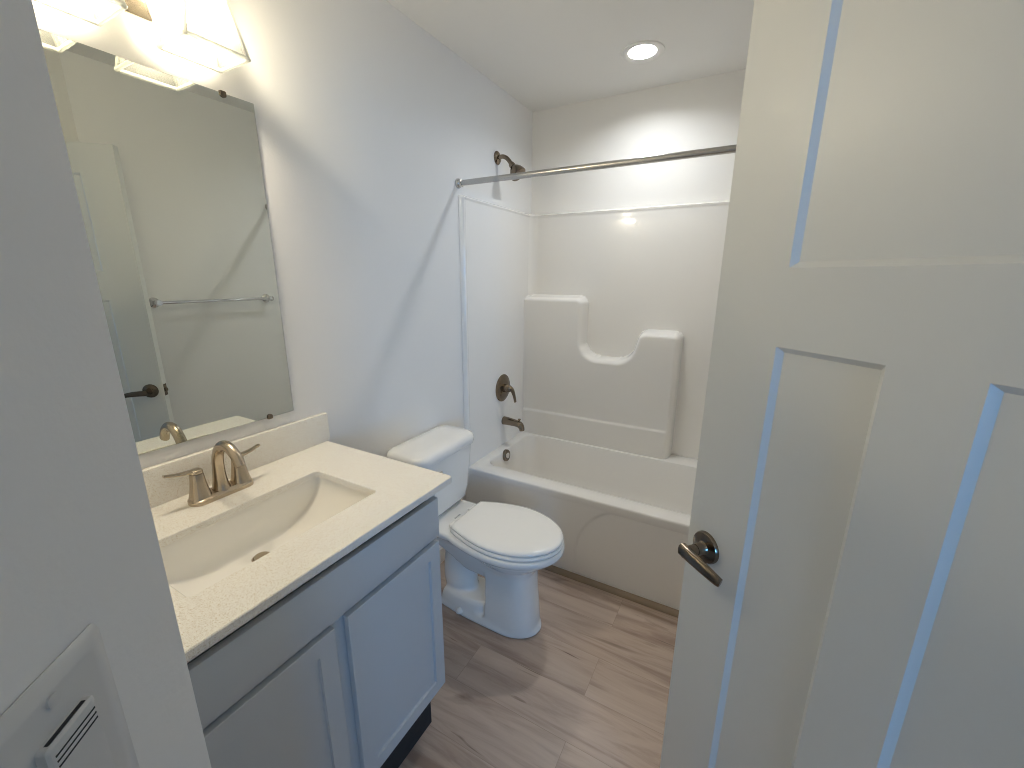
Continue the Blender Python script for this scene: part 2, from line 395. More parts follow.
# back panel with the moulded shelf block
def sdf_poly(px, pz, poly):
    d = np.full(px.shape, 1e9); inside = np.zeros(px.shape, bool); n = len(poly)
    for i in range(n):
        ax, az = poly[i]; bx, bz = poly[(i + 1) % n]
        ex, ez = bx - ax, bz - az; wx, wz = px - ax, pz - az
        t = np.clip((wx * ex + wz * ez) / (ex * ex + ez * ez), 0, 1)
        d = np.minimum(d, np.hypot(wx - ex * t, wz - ez * t))
        c1 = (az <= pz) & (bz > pz); c2 = (az > pz) & (bz <= pz); cr = ex * wz - ez * wx
        inside ^= (c1 & (cr > 0)) | (c2 & (cr < 0))
    return np.where(inside, d, -d)
def arc(cx, cz, r, a0, a1, n=8):
    return [(cx + r * math.cos(math.radians(a0 + (a1 - a0) * k / n)), cz + r * math.sin(math.radians(a0 + (a1 - a0) * k / n))) for k in range(n + 1)]
zt1, zt2, zd = 1.362, 1.180, 1.000
xd0, xd1, xe = -0.866, -0.556, -0.296
OUT = [(SX0 - 0.3, 0.2)] + [(SX0 - 0.3, zt1)] + arc(xd0 - 0.045, zt1 - 0.045, 0.045, 90, 0) \
    + arc(xd0 + 0.10, zd + 0.10, 0.10, 180, 270) + arc(xd1 - 0.095, zd + 0.10, 0.10, 270, 342) \
    + arc(xd1 + 0.075, zt2 - 0.06, 0.06, 162, 90) + arc(xe - 0.04, zt2 - 0.04, 0.04, 90, 0) + [(xe, 0.2)]
BUMP = 0.100
def back_fn(x, z):
    s = sdf_poly(x, z, OUT)
    t = np.clip(s / 0.030, 0, 1); d = BUMP * np.sqrt(np.clip(1 - (1 - t) ** 2, 0, 1))
    d = d + 0.007 * sstep((0.612 - z) / 0.012) * sstep((s - 0.015) / 0.03)
    for xx in (x - SX0, SX1 - x):                     # filleted corners
        R = 0.05; q = np.clip(R - xx, 0, R); d = np.maximum(d, R - np.sqrt(np.maximum(R * R - q * q, 0)))
    top = ZSUR - z                                    # rounded top lip
    d = d + 0.004 * sstep((0.022 - top) / 0.012) - 0.012 * np.clip((0.008 - top) / 0.008, 0, 1) ** 2
    return x, YBF - d, z
nx = 252; grid_mesh('back_panel', np.linspace(SX0 - 0.001, SX1 + 0.001, nx), np.linspace(ZRIM - 0.02, ZSUR, 236), back_fn, M['acrylic'], unit, (1, YB - 0.001))
for side, sx, wx in ((1, SX0, XW), (-1, SX1, XR)):
    def end_fn(y, z, sx=sx, side=side):
        d = np.zeros_like(y)
        top = ZSUR - z; d = d + 0.004 * sstep((0.022 - top) / 0.012) - 0.010 * np.clip((0.008 - top) / 0.008, 0, 1) ** 2
        fy = y - (YT + 0.002); d = d + 0.003 * sstep((0.026 - fy) / 0.006) - 0.020 * np.clip((0.012 - fy) / 0.012, 0, 1) ** 2
        return sx + side * np.maximum(d, -0.018), y, z
    ys = np.concatenate([np.linspace(YT + 0.002, YT + 0.04, 16), np.linspace(YT + 0.06, YBF, 20)])
    zs = np.concatenate([np.linspace(ZRIM - 0.02, ZSUR - 0.05, 20), np.linspace(ZSUR - 0.045, ZSUR, 20)])
    grid_mesh('end_panel', ys, zs, end_fn, M['acrylic'], unit, (0, wx + side * 0.001))
# tub: rim, basin
bm = BM(); x0, x1 = XW + 0.002, XR - 0.002; yb = YB - 0.002
def rr(xa, xb, ya, yb_, r, z): return [Vector((x, y, z)) for x, y in rrect(xa, xb, ya, yb_, r, 8)]
R = [rr(x0, x1, YT + 0.002, yb, 0.004, 0.390), rr(x0, x1, YT - 0.0008, yb, 0.004, 0.400), rr(x0, x1, YT - 0.0008, yb, 0.004, 0.430),
     rr(x0 + .002, x1 - .002, YT + 0.0012, yb - .002, 0.005, 0.436), rr(x0 + .007, x1 - .007, YT + 0.006, yb - .007, 0.008, ZRIM),
     rr(-1.212, 0.150, YT + 0.092, 2.418, 0.055, ZRIM - .001), rr(-1.205, 0.142, YT + 0.099, 2.411, 0.060, 0.434), rr(-1.201, 0.136, YT + 0.104, 2.406, 0.065, 0.420),
     rr(-1.188, 0.05, YT + 0.125, 2.385, 0.09, 0.22), rr(-1.175, -0.03, YT + 0.145, 2.365, 0.10, 0.12), rr(-1.15, -0.08, YT + 0.17, 2.34, 0.11, 0.085),
     rr(-1.06, -0.2, YT + 0.25, 2.27, 0.11, 0.078)]
rings(bm, R, cap0=False)
part('tub_basin', bm, M['acrylic'], unit, 40)
# apron with a faint embossed panel
def apron_fn(x, z):
    cx0, ctop, r = -0.61, 0.42, 0.28
    qx = np.maximum(cx0 + r - x, 0); qz = np.maximum(z - (ctop - r), 0); s = r - np.hypot(qx, qz)
    s = np.where((x > cx0 + r) & (z < ctop - r), 1.0, s)
    return x, YT + 0.004 * sstep((s + 0.008) / 0.016), z
xs = np.concatenate([np.linspace(x0, -0.66, 16), np.linspace(-0.65, -0.30, 90), np.linspace(-0.29, x1, 30)])
grid_mesh('apron', xs, np.linspace(ZF + 0.0005, 0.40, 90), apron_fn, M['acrylic'], unit, (1, YT + 0.03))
# overflow and drain
ov = Vector((-1.1975, 2.085, 0.405)); ax = Vector((1, 0, 0.1)).normalized()
bm = BM(); lathe(bm, [(0.020, -0.006), (0.036, -0.006), (0.036, 0.008), (0.033, 0.012), (0.024, 0.013), (0.022, 0.010), (0.020, 0.010)], ov, ax)
opl = part('overflow_plate', bm, M['bronze'], unit)
bm = BM(); lathe(bm, [(0.0, -0.004), (0.021, -0.004), (0.021, .008), (0.018, 0.015), (0.0, 0.016)], ov, ax); kn = obj('overflow_knob', bm, M['chrome']); kn.parent = opl
bm = BM(); lathe(bm, [(0.0, 0), (0.035, 0), (0.035, 0.004), (0.028, 0.006), (0.012, 0.010), (0, 0.012)], (-1.02, 2.13, 0.0785), (0, 0, 1)); part('tub_drain', bm, M['chrome'], unit)

# tub spout, valve, shower head
sp = thing('tub_spout', (SX0, 2.168, 0.593), 'dark metal tub spout low on the left end of the shower', 'faucet')
bm = BM(); tube(bm, [(SX0 + .001, 2.168, .597, .029, .027), (SX0 + .03, 2.168, .597, .027, .025), (SX0 + .09, 2.168, .593, .024, .021), (SX0 + .118, 2.168, .585, .023, .020), (SX0 + .130, 2.168, .565, .021, .016), (SX0 + .131, 2.168, .553, .019, .015)], seg=24)
part('spout', bm, M['bronze'], sp)
bm = BM(); lathe(bm, [(0, 0), (.006, 0), (.006, .012), (.009, .014), (.009, .02), (0, .022)], (SX0 + .112, 2.168, .605), (0, 0, 1), 20); part('diverter_knob', bm, M['bronze'], sp)
va = thing('shower_valve', (SX0, 2.155, 0.813), 'round dark metal shower valve with curved lever, above the tub spout', 'shower valve')
bm = BM(); lathe(bm, [(0, 0.001), (.085, .001), (.085, .004), (.078, .009), (.045, .014), (.030, .016), (0, .017)], (SX0, 2.155, .813), (1, 0, 0), 48); part('escutcheon', bm, M['bronze'], va)
bm = BM(); lathe(bm, [(0, .010), (.026, .010), (.024, .035), (.022, .050), (.016, .058), (0, .060)], (SX0, 2.155, .813), (1, 0, 0), 32)
tube(bm, [(SX0 + .045, 2.155, .822, .017, .014), (SX0 + .062, 2.165, .804, .014, .011), (SX0 + .072, 2.172, .769, .011, .008), (SX0 + .078, 2.178, .726, .009, .006)], seg=16, upv=(1, 0, 0)); part('lever_handle', bm, M['bronze'], va)
sh = thing('shower_fixture', (XW, 2.137, 2.099), 'dark metal shower head on a bent arm, above the curtain rod', 'shower head')
bm = BM(); lathe(bm, [(0, .0005), (.034, .0005), (.034, .004), (.028, .010), (.014, .014), (0, .015)], (XW, 2.137, 2.099), (1, 0, 0), 32); part('arm_flange', bm, M['bronze'], sh)
bm = BM(); tube(bm, [(XW + .005, 2.137, 2.099, .011, .011), (XW + .035, 2.137, 2.102, .011, .011), (XW + .062, 2.137, 2.090, .011, .011), (XW + .085, 2.137, 2.064, .011, .011), (XW + .094, 2.137, 2.050, .011, .011)], seg=18); part('arm', bm, M['bronze'], sh)
bm = BM(); hd = Vector((0.62, 0, -0.78)).normalized(); ho = Vector((XW + .087, 2.137, 2.061))
lathe(bm, [(0, 0), (.015, 0), (.017, .012), (.016, .020), (.026, .030), (.037, .048), (.043, .066), (.044, .074), (.041, .078), (.037, .079), (0, .081)], ho, hd, 36); part('head', bm, M['bronze'], sh)

rod = thing('shower_curtain_rod', (-0.52, YT, 1.9076), 'satin metal curtain rod spanning the shower opening', 'curtain rod')
bm = BM(); lathe(bm, [(0, 0.006), (.0128, 0.006), (.0128, 0.80), (0.0128, XR - XW - 0.006), (0, XR - XW - .006)], (XW, YT, 1.9076), (1, 0, 0), 28); part('rod', bm, M['rod'], rod)
for xx, s in ((XW, 1), (XR, -1)):
    bm = BM(); lathe(bm, [(0, .0005), (.022, .0005), (.022, .006), (.020, .012), (.0165, .016), (.0165, .026), (.0128, .028), (0, .028)], (xx, YT, 1.9076), (s, 0, 0), 32); part('rod_flange', bm, M['rod'], rod)

# ------------------------------------------------------------------ toilet
TY = 1.370
toi = thing('toilet', (XW, TY, ZF), 'white two-piece toilet with closed lid beside the vanity', 'toilet')
def TP(u, v, z): return Vector((XW + u, TY + v, z))
def egg(uB, uF, hw, hwB, uc, z, n=20, pF=2.0, pB=2.0):
    """outline: rounded front, flatter back"""
    out = []
    for k in range(2 * n):
        a = PI / 2 - PI * k / n if k < n else None
        if k < n:
            a = PI / 2 - PI * k / n
            ca, sa = math.cos(a), math.sin(a)
            out.append(TP(uc + (uF - uc) * abs(ca) ** (2 / pF), hw * math.copysign(abs(sa) ** (2 / pF), sa), z))
        else:
            s = (k - n) / n                            # from -hw side through the back to +hw side
            if s < 0.4: t = s / 0.4; out.append(TP(uc - (uc - uB) * (1 - (1 - t) ** 1.0), -(hw + (hwB - hw) * t ** pB), z))
            elif s < 0.6: t = (s - 0.4) / 0.2; out.append(TP(uB, -hwB + 2 * hwB * t, z))
            else: t = (1 - s) / 0.4; out.append(TP(uc - (uc - uB) * t, hw + (hwB - hw) * t ** pB, z))
    return out
bm = BM()
# foot lip and column up to the rim
rings(bm, [egg(.175, .668, .103, .080, .52, ZF, pB=3), egg(.173, .670, .105, .082, .52, ZF + .016, pB=3), egg(.185, .656, .097, .073, .52, ZF + .026, pB=3), egg(.20, .650, .094, .068, .52, ZF + .04, pB=3)])
rings(bm, [egg(.436, .655, .097, .092, .55, ZF + .02, pF=2.4), egg(.436, .652, .095, .090, .55, .05, pF=2.4), egg(.440, .641, .092, .088, .55, .18, pF=2.4), egg(.444, .637, .094, .088, .55, .27, pF=2.3),
           egg(.43, .654, .108, .096, .54, .304), egg(.40, .690, .132, .108, .53, .332), egg(.35, .728, .156, .122, .52, .360), egg(.31, .748, .170, .132, .51, .378), egg(.285, .757, .181, .138, .51, .388), egg(.28, .758, .183, .14, .51, .394), egg(.28, .757, .183, .14, .51, .409), egg(.285, .752, .179, .137, .51, .414)])
# narrow bowl underside, flaring into the deck
rings(bm, [egg(.33, .60, .075, .070, .47, .215), egg(.27, .60, .088, .080, .46, .260), egg(.20, .60, .098, .090, .45, .305), egg(.12, .60, .108, .104, .43, .345), egg(.05, .58, .128, .124, .42, .374), egg(.025, .56, .142, .135, .42, .390), egg(.025, .56, .144, .137, .42, .409), egg(.03, .55, .140, .133, .42, .414)])
# trapway
tube(bm, [(*TP(.50, 0, .18), .075, .06), (*TP(.42, 0, .24), .075, .055), (*TP(.34, 0, .285), .078, .055), (*TP(.272, 0, .265), .082, .055), (*TP(.252, 0, .18), .084, .056), (*TP(.255, 0, .10), .088, .062), (*TP(.265, 0, .06), .080, .055), (*TP(.265, 0, .0), .07, .05)], seg=20, upv=(0, 1, 0))
rings(bm, [egg(.185, .46, .094, .072, .36, ZF + .02, pB=3), egg(.187, .46, .090, .070, .36, .03, pB=3), egg(.195, .46, .084, .064, .36, .058, pB=3), egg(.215, .45, .070, .052, .36, .072, pB=3)])
me = bpy.data.meshes.new('bowl_raw'); bmesh.ops.recalc_face_normals(bm, faces=bm.faces[:]); bm.to_mesh(me); bm.free()
tmp = bpy.data.objects.new('bowl_raw', me); COL.objects.link(tmp)
md = tmp.modifiers.new('r', 'REMESH'); md.mode = 'VOXEL'; md.voxel_size = 0.0055
ms = tmp.modifiers.new('s', 'SMOOTH'); ms.iterations = 14; ms.factor = 0.5
dg = bpy.context.evaluated_depsgraph_get()
me2 = bpy.data.meshes.new_from_object(tmp.evaluated_get(dg)); me2.name = 'bowl'
bpy.data.objects.remove(tmp); bpy.data.meshes.remove(me)
for p_ in me2.polygons: p_.use_smooth = True
o = bpy.data.objects.new('bowl', me2); COL.objects.link(o); me2.materials.clear(); me2.materials.append(M['porcelain']); child(o, toi)
# tank
def sq(u0, u1, hw, r, z, bow=0.0, n=7):
    out = []
    for x, y in rrect(u0, u1, -hw, hw, r, n):
        k = 1 - (y / hw) ** 2
        out.append(TP(x + (bow * k if x > (u0 + u1) / 2 else 0), y, z))
    return out
bm = BM()
rings(bm, [sq(.075, .150, .11, .035, .416), sq(.045, .178, .150, .05, .422), sq(.030, .194, .172, .055, .445), sq(.024, .200, .182, .055, .50, .004), sq(.020, .206, .190, .055, .60, .006), sq(.018, .212, .196, .055, .712, .008)])
tank = part('tank', bm, M['porcelain'], toi, 60)
bm = BM()
rings(bm, [sq(.014, .208, .194, .055, .712, .008), sq(.008, .221, .205, .06, .714, .009), sq(.006, .224, .208, .06, .724, .009), sq(.006, .224, .208, .06, .742, .009), sq(.010, .219, .203, .058, .755, .009), sq(.024, .203, .188, .05, .763, .009), sq(.06, .16, .14, .03, .766, .006)])
part('tank_lid', bm, M['porcelain'], toi, 60)
bm = BM(); lathe(bm, [(0, 0), (.012, 0), (.012, .012), (.008, .016), (0, .016)], TP(.210, -.150, .672), (1, 0, 0), 20)
tube(bm, [(*TP(.224, -.15, .672), .006, .007), (*TP(.232, -.12, .670), .006, .008), (*TP(.230, -.085, .664), .005, .009)], seg=12); part('flush_lever', bm, M['chrome'], toi)
# seat and lid
def seatring(z, g, uB=.262): return egg(uB + .022 - g, .755 + g, .178 + g, .120 + g, .51, z, n=28, pB=1.7)
bm = BM(); rings(bm, [seatring(.4150, -.012), seatring(.4165, -.004), seatring(.424, -.001), seatring(.431, -.004), seatring(.4325, -.012)]); part('seat', bm, M['seat'], toi, 60)
bm = BM(); rings(bm, [seatring(.434, -.014), seatring(.4355, -.007), seatring(.442, -.004), seatring(.449, -.008), seatring(.453, -.020), seatring(.455, -.06, .28)]); part('lid', bm, M['seat'], toi, 60)
for s in (-1, 1):
    bm = BM(); add_box(bm, TP(.262, s * .072 - .022, .4145), TP(.300, s * .072 + .022, .433), .006, 3); part('hinge', bm, M['seat'], toi)
    bm = BM(); lathe(bm, [(.016, 0), (.016, .006), (.012, .014), (.006, .018), (0, .019)], TP(.31, s * .098, ZF + .022), (0, 0, 1), 20); part('bolt_cap', bm, M['seat'], toi)
bm = BM()
for k, (dv, wv) in enumerate(((-.018, .005), (-.009, .006), (.0, .004), (.009, .006), (.017, .004))):
    add_box(bm, TP(.238, dv - wv / 2 + .0, .4138), TP(.246, dv + wv / 2 + .0, .4148))
part('printed_mark', bm, M['greymark'], toi)

# ------------------------------------------------------------------ vanity
VY0, VY1, VC = 0.128, 0.872, 0.505
XF = -0.725                                            # face of doors
ca = thing('vanity_cabinet', ((XW + XF) / 2, VC, ZF), 'grey two-door vanity cabinet under the speckled counter', 'cabinet')
bm = BM(); xb = XF - 0.019
add_box(bm, (XW + .002, VY0, .155), (xb - .018, VY0 + .016, .8795)); add_box(bm, (XW + .002, VY1 - .016, .155), (xb - .018, VY1, .8795))
add_box(bm, (XW + .002, VY0 + .016, .155), (xb - .018, VY1 - .016, .171)); add_box(bm, (XW + .002, VY0 + .016, .171), (XW + .01, VY1 - .016, .8795))
for y0_, y1_, z0_, z1_ in ((VY0, VY0 + .04, .155, .8795), (VY1 - .04, VY1, .155, .8795), (VC - .035, VC + .035, .19, .70), (VY0 + .04, VY1 - .04, .155, .19), (VY0 + .04, VY1 - .04, .70, .735)):
    add_box(bm, (xb - .018, y0_, z0_), (xb, y1_, z1_), .0008, 1)
part('carcass', bm, M['cabinet'], ca)
part('toe_kick', box((XW + .002, VY0 + .002, ZF), (xb - .036, .842, .155)), M['dark'], ca)
part('drawer_front', box((xb + .001, VY0 + .012, .722), (XF, VY1 - .010, .848), .002), M['cabinet'], ca)
def shaker(y0_, y1_, z0_, z1_, fw_=.043):
    bm = BM(); dp = .008
    outer = [(y0_, z0_), (y1_, z0_), (y1_, z1_), (y0_, z1_)]; inn = [(y0_ + fw_, z0_ + fw_), (y1_ - fw_, z0_ + fw_), (y1_ - fw_, z1_ - fw_), (y0_ + fw_, z1_ - fw_)]
    c = .0015
    L_ = [[(xb + .003, y, z) for y, z in outer], [(XF - c, y, z) for y, z in outer],
          [(XF, y + (c if y == y0_ else -c), z + (c if z == z0_ else -c)) for y, z in outer],
          [(XF, y, z) for y, z in inn], [(XF - dp, y + (.0015 if i in (0, 3) else -.0015), z + (.0015 if i < 2 else -.0015)) for i, (y, z) in enumerate(inn)]]
    rings(bm, [[Vector(p) for p in r] for r in L_]); return bm
part('door', shaker(.152, .487, .168, .705), M['cabinet'], ca, 20)
part('door', shaker(.523, .860, .168, .705), M['cabinet'], ca, 20)

# countertop with the sink cut-out
CX0, CX1, CY0, CY1, CZ0, CZ1 = XW + .002, -.707, .112, .912, .880, .900
HX0, HX1, HY0, HY1 = -1.090, -.832, .277, .737
def holed(bm, outer, hole, z0, z1, bev):
    vo0 = [bm.verts.new((x, y, z0)) for x, y in outer]; vo1 = [bm.verts.new((x, y, z1 - bev)) for x, y in outer]
    cx = sum(p[0] for p in outer) / len(outer); cy = sum(p[1] for p in outer) / len(outer)
    vo2 = [bm.verts.new((x - math.copysign(bev, x - cx), y - math.copysign(bev, y - cy), z1)) for x, y in outer]
    hx = sum(p[0] for p in hole) / len(hole); hy = sum(p[1] for p in hole) / len(hole)
    vh2 = [bm.verts.new((x, y, z1)) for x, y in hole]
    vh1 = [bm.verts.new((x - math.copysign(.0015, x - hx), y - math.copysign(.0015, y - hy), z1 - .002)) for x, y in hole]
    vh0 = [bm.verts.new((x - math.copysign(.0015, x - hx), y - math.copysign(.0015, y - hy), z0)) for x, y in hole]
    n = len(outer)
    for a, b in ((vo0, vo1), (vo1, vo2), (vo2, vh2), (vh2, vh1), (vh1, vh0), (vh0, vo0)):
        for i in range(n): bm.faces.new((a[i], a[(i + 1) % n], b[(i + 1) % n], b[i]))
nR = 4
bm = BM(); holed(bm, rrect(CX0, CX1, CY0, CY1, .010, nR), rrect(HX0, HX1, HY0, HY1, .012, nR), CZ0, CZ1, .002)
tag(obj('countertop', bm, M['quartz'], None, 30), 'white speckled quartz countertop on the grey vanity', 'countertop')
bs = box((XW + .001, CY0, CZ1 + .0003), (XW + .020, .922, 1.003), .0015)
tag(obj('backsplash', bm=bs, m=M['quartz']), 'low speckled stone backsplash strip under the mirror', 'backsplash')
# sink bowl: flat bottom with a swept right and left end
sk = thing('sink_basin', ((HX0 + HX1) / 2, VC, .75), 'white rectangular undermount sink set into the countertop', 'sink')
bm = BM()
def sr(ix, iy0, iy1, r, z): return [Vector((x, y, z)) for x, y in rrect(HX0 - .004 + ix, HX1 + .004 - ix, HY0 - .004 + iy0, HY1 + .004 - iy1, r, 6)]
o_ = .012
R = [sr(-o_, -o_, -o_, .02, CZ0 - .012), sr(-o_, -o_, -o_, .02, CZ0 - .0005), sr(0, 0, 0, .014, CZ0 - .0005)]
for k in range(1, 15):                                 # the ends sweep down in a long curve, front and back stay steep
    a = PI / 2 * k / 14; R.append(sr(.002 + .020 * (1 - math.cos(a)) ** 1.5, .150 * (1 - math.cos(a)) + .006 * k / 14, .150 * (1 - math.cos(a)) + .006 * k / 14, .014, CZ0 - .0005 - .118 * math.sin(a)))
R += [sr(.040, .19, .19, .012, .7590), sr(.075, .205, .205, .01, .757)]
rings(bm, R, cap0=False); 
so = part('bowl', bm, M['sink'], sk, 50)
md = None
bm = BM(); lathe(bm, [(0, 0), (.022, 0), (.024, .003), (.020, .005), (.019, .004), (.017, .009), (.008, .011), (0, .011)], (-1.030, .512, .7585), (0, 0, 1), 32); part('drain_stopper', bm, M['nickel'], sk)

# faucet
FX, FY = -1.192, .520
fa = thing('sink_faucet', (FX, FY, CZ1), 'brushed nickel two-handle faucet with arched spout behind the sink', 'faucet')
bm = BM()
def ov_(hx, hy, r, z): return [Vector((x, y, z)) for x, y in rrect(FX - hx, FX + hx, FY - hy, FY + hy, r, 8)]
rings(bm, [ov_(.029, .079, .026, CZ1 + .0003), ov_(.029, .079, .026, CZ1 + .010), ov_(.026, .076, .024, CZ1 + .013), ov_(.022, .072, .02, CZ1 + .015), ov_(.020, .070, .018, CZ1 + .018)])
part('base', bm, M['nickel'], fa)
bm = BM()
tube(bm, [(FX, FY, CZ1 + .012, .025, .023), (FX, FY, CZ1 + .035, .0195, .0175), (FX + .002, FY, CZ1 + .07, .016, .0145), (FX + .010, FY, CZ1 + .110, .0145, .0135), (FX + .034, FY, CZ1 + .142, .0142, .013), (FX + .068, FY, CZ1 + .150, .0142, .0125), (FX + .098, FY, CZ1 + .134, .0142, .012), (FX + .115, FY, CZ1 + .106, .0145, .0115)], seg=24, upv=(0, 1, 0), n=10)
part('spout', bm, M['nickel'], fa, 45)
for s in (-1, 1):
    bm = BM(); hy = FY + s * .051
    def hq(h, r, z): return [Vector((x, y, z)) for x, y in rrect(FX - h, FX + h, hy - h, hy + h, r, 6)]
    rings(bm, [hq(.024, .016, CZ1 + .012), hq(.0225, .015, CZ1 + .018), hq(.0185, .012, CZ1 + .038), hq(.0155, .010, CZ1 + .060), hq(.0140, .009, CZ1 + .078), hq(.0135, .009, CZ1 + .080)])
    part('handle_body', bm, M['nickel'], fa)
    bm = BM(); rings(bm, [hq(.0128, .009, CZ1 + .0805), hq(.0138, .009, CZ1 + .083), hq(.0130, .009, CZ1 + .090), hq(.009, .006, CZ1 + .0925)])
    tube(bm, [(FX, hy - s * .006, CZ1 + .088, .011, .0045), (FX - .001, hy + s * .018, CZ1 + .0895, .0105, .0042), (FX - .003, hy + s * .040, CZ1 + .092, .009, .0035), (FX - .006, hy + s * .066, CZ1 + .098, .0075, .0028)], seg=14, power=3)
    part('lever_handle', bm, M['nickel'], fa)

# mirror with clips
MX0, MX1 = XW + .003, XW + .008
MYA, MYB, MZA, MZB = .222, .806, 1.043, 1.941
mi = thing('wall_mirror', (XW, (MYA + MYB) / 2, MZA), 'frameless rectangular mirror on the wall above the sink', 'mirror')
bm = BM(); add_box(bm, (MX0 - .002, MYA, MZA), (MX1 - .0006, MYB, MZB)); part('backing', bm, M['edge'], mi)
bm = BM(); add_box(bm, (MX1 - .0005, MYA + .0006, MZA + .0006), (MX1, MYB - .0006, MZB - .0006)); part('glass', bm, M['mirror'], mi, 0)
for cy in (.304, .725):
    for cz, s in ((MZB, 1), (MZA, -1)):
        bm = BM(); prof = [(-.008, -.005), (-.0065, -.009), (0, -.011), (.0065, -.009), (.008, -.005), (.008, .004), (-.008, .004)]
        fr2 = frame_of((MX1 + .0005, cy, cz), (0, 1, 0), (0, 0, s), (1, 0, 0))
        prism(bm, prof, 0, .003, .0008, 1, frame=fr2)
        add_box(bm, (XW + .0005, cy - .006, min(cz, cz + s * .004) + s * .0008), (MX1 + .003, cy + .006, max(cz, cz + s * .004) + s * .0008))
        part('clip', bm, M['bronze'], mi)

# vanity light: canopy, arm, two pyramid glass shades
LC = .518; SHX = -1.166; RIMZ = 1.972; SHY = (.404, .636)
vl = thing('vanity_light', (XW, LC, 2.10), 'two-shade vanity light with clear glass pyramid shades above the mirror', 'wall light')
bm = BM()
def cq(x, hy, z0_, z1_, r): return [Vector((x, y, z)) for y, z in rrect(LC - hy, LC + hy, z0_, z1_, r, 3)]
rings(bm, [cq(XW + .0005, .075, 2.040, 2.185, .004), cq(XW + .006, .075, 2.040, 2.185, .004), cq(XW + .026, .058, 2.060, 2.165, .004), cq(XW + .028, .056, 2.062, 2.163, .004)])
part('canopy', bm, M['nickel'], vl)
bm = BM(); tube(bm, [(XW + .02, LC, 2.16, .009, .009), (SHX - .02, LC, 2.19, .009, .009), (SHX, LC, 2.192, .009, .009)], seg=14)
lathe(bm, [(0, 0), (.009, 0), (.009, SHY[1] - SHY[0]), (0, SHY[1] - SHY[0])], (SHX, SHY[0], 2.192), (0, 1, 0), 18)
part('arm', bm, M['nickel'], vl)
HS, HT, SHH = .0655, .034, .150                       # half bottom, half top, height
for cy in SHY:
    bm = BM(); lathe(bm, [(0, 0), (.024, 0), (.024, .03), (.018, .045), (.011, .058), (0, .058)], (SHX, cy, 2.128), (0, 0, 1), 28)
    so = part('socket', bm, M['nickel'], vl)
    bm = BM()
    def c4(h, z, hx=None): return [Vector((SHX + sx * (hx or h), cy + sy * h, z)) for sx, sy in ((-1, -1), (1, -1), (1, 1), (-1, 1))]
    for i in range(4):
        j = (i + 1) % 4; a0, a1 = c4(HS, RIMZ, .060), c4(HT, RIMZ + SHH)
        b0, b1 = c4(HS - .003, RIMZ, .057), c4(HT - .003, RIMZ + SHH)
        vs_ = [bm.verts.new(p) for p in (a0[i], a0[j], a1[j], a1[i], b0[i], b0[j], b1[j], b1[i])]
        for q in ((0, 1, 2, 3), (7, 6, 5, 4), (0, 4, 5, 1), (2, 6, 7, 3)): bm.faces.new([vs_[k] for k in q])
    t1 = c4(HT, RIMZ + SHH); bm.faces.new([bm.verts.new(p) for p in t1])
    bmesh.ops.remove_doubles(bm, verts=bm.verts[:], dist=1e-5)
    shd = part('shade', bm, M['glass'], vl, 0)
    bm = BM(); a0, a1 = c4(HS, RIMZ, .060), c4(HT, RIMZ + SHH)
    for i in range(4):
        j = (i + 1) % 4
        for p, q, r_ in ((a0[i], a1[i], .0036), (a0[i], a0[j], .0050), (a1[i], a1[j], .003)):
            dv = (q - p); lathe(bm, [(r_ * .6, -r_ * .5), (r_, 0), (r_, dv.length), (r_ * .6, dv.length + r_ * .5)], p, dv, 10)
    ed = obj('shade_edges', bm, M['glassedge'], None, 35); ed.parent = shd
    bm = BM(); lathe(bm, [(0, 0), (.013, 0), (.013, .022), (.012, .026)], (SHX, cy, 2.104), (0, 0, 1), 24)
    part('bulb_base', bm, M['trim'], vl)
    bm = BM(); lathe(bm, [(0, -.092), (.010, -.091), (.020, -.086), (.027, -.076), (.030, -.063), (.028, -.048), (.022, -.032), (.015, -.014), (.013, 0), (0, 0)], (SHX, cy, 2.103), (0, 0, 1), 28)
    part('bulb', bm, M['bulb'], vl)

# recessed ceiling light
cl = thing('recessed_ceiling_light', (CLX, CLY, ZC), 'round white recessed light glowing in the ceiling over the tub', 'ceiling light')
bm = BM(); seg = 56; tops = [(.0605, -.002), (.0605, .001), (.066, .0035), (.078, .006), (.088, .006), (.0935, .004), (.0955, .0008), (.0955, .0002)]
rings(bm, [[Vector((CLX + r_ * math.cos(2 * PI * k / seg), CLY + r_ * math.sin(2 * PI * k / seg), ZC - h_)) for k in range(seg)] for r_, h_ in tops], False, False)
part('trim_ring', bm, M['trim'], cl)
bm = BM(); prof = [(.0605, 0), (.059, .012), (.056, .022), (.054, .034), (.054, .038), (.0635, .038), (.0635, .0)]
rings(bm, [[Vector((CLX + r_ * math.cos(2 * PI * k / seg), CLY + r_ * math.sin(2 * PI * k / seg), ZC + h_)) for k in range(seg)] for r_, h_ in prof], False, False)
part('baffle', bm, M['trim'], cl)
bm = BM(); lathe(bm, [(0, .029), (.03, .030), (.0535, .032), (.0535, .037), (0, .037)], (CLX, CLY, ZC), (0, 0, 1), seg); part('lens', bm, M['lens'], cl)

# towel bar on the right wall (seen in the mirror)
tb = thing('towel_bar', (XR, 1.365, 1.335), 'chrome towel bar on the wall, seen in the mirror', 'towel bar')
bm = BM(); lathe(bm, [(0, 0), (.0085, 0), (.0085, .61), (0, .61)], (XR - .062, 1.06, 1.335), (0, 1, 0), 20); part('bar', bm, M['chrome'], tb)
for yy in (1.06, 1.67):
    bm = BM(); lathe(bm, [(0, .0005), (.027, .0005), (.027, .007), (.020, .012), (.012, .018), (.010, .045), (.014, .050), (.017, .062), (.014, .073), (0, .076)], (XR, yy, 1.335), (-1, 0, 0), 28); part('post', bm, M['chrome'], tb)

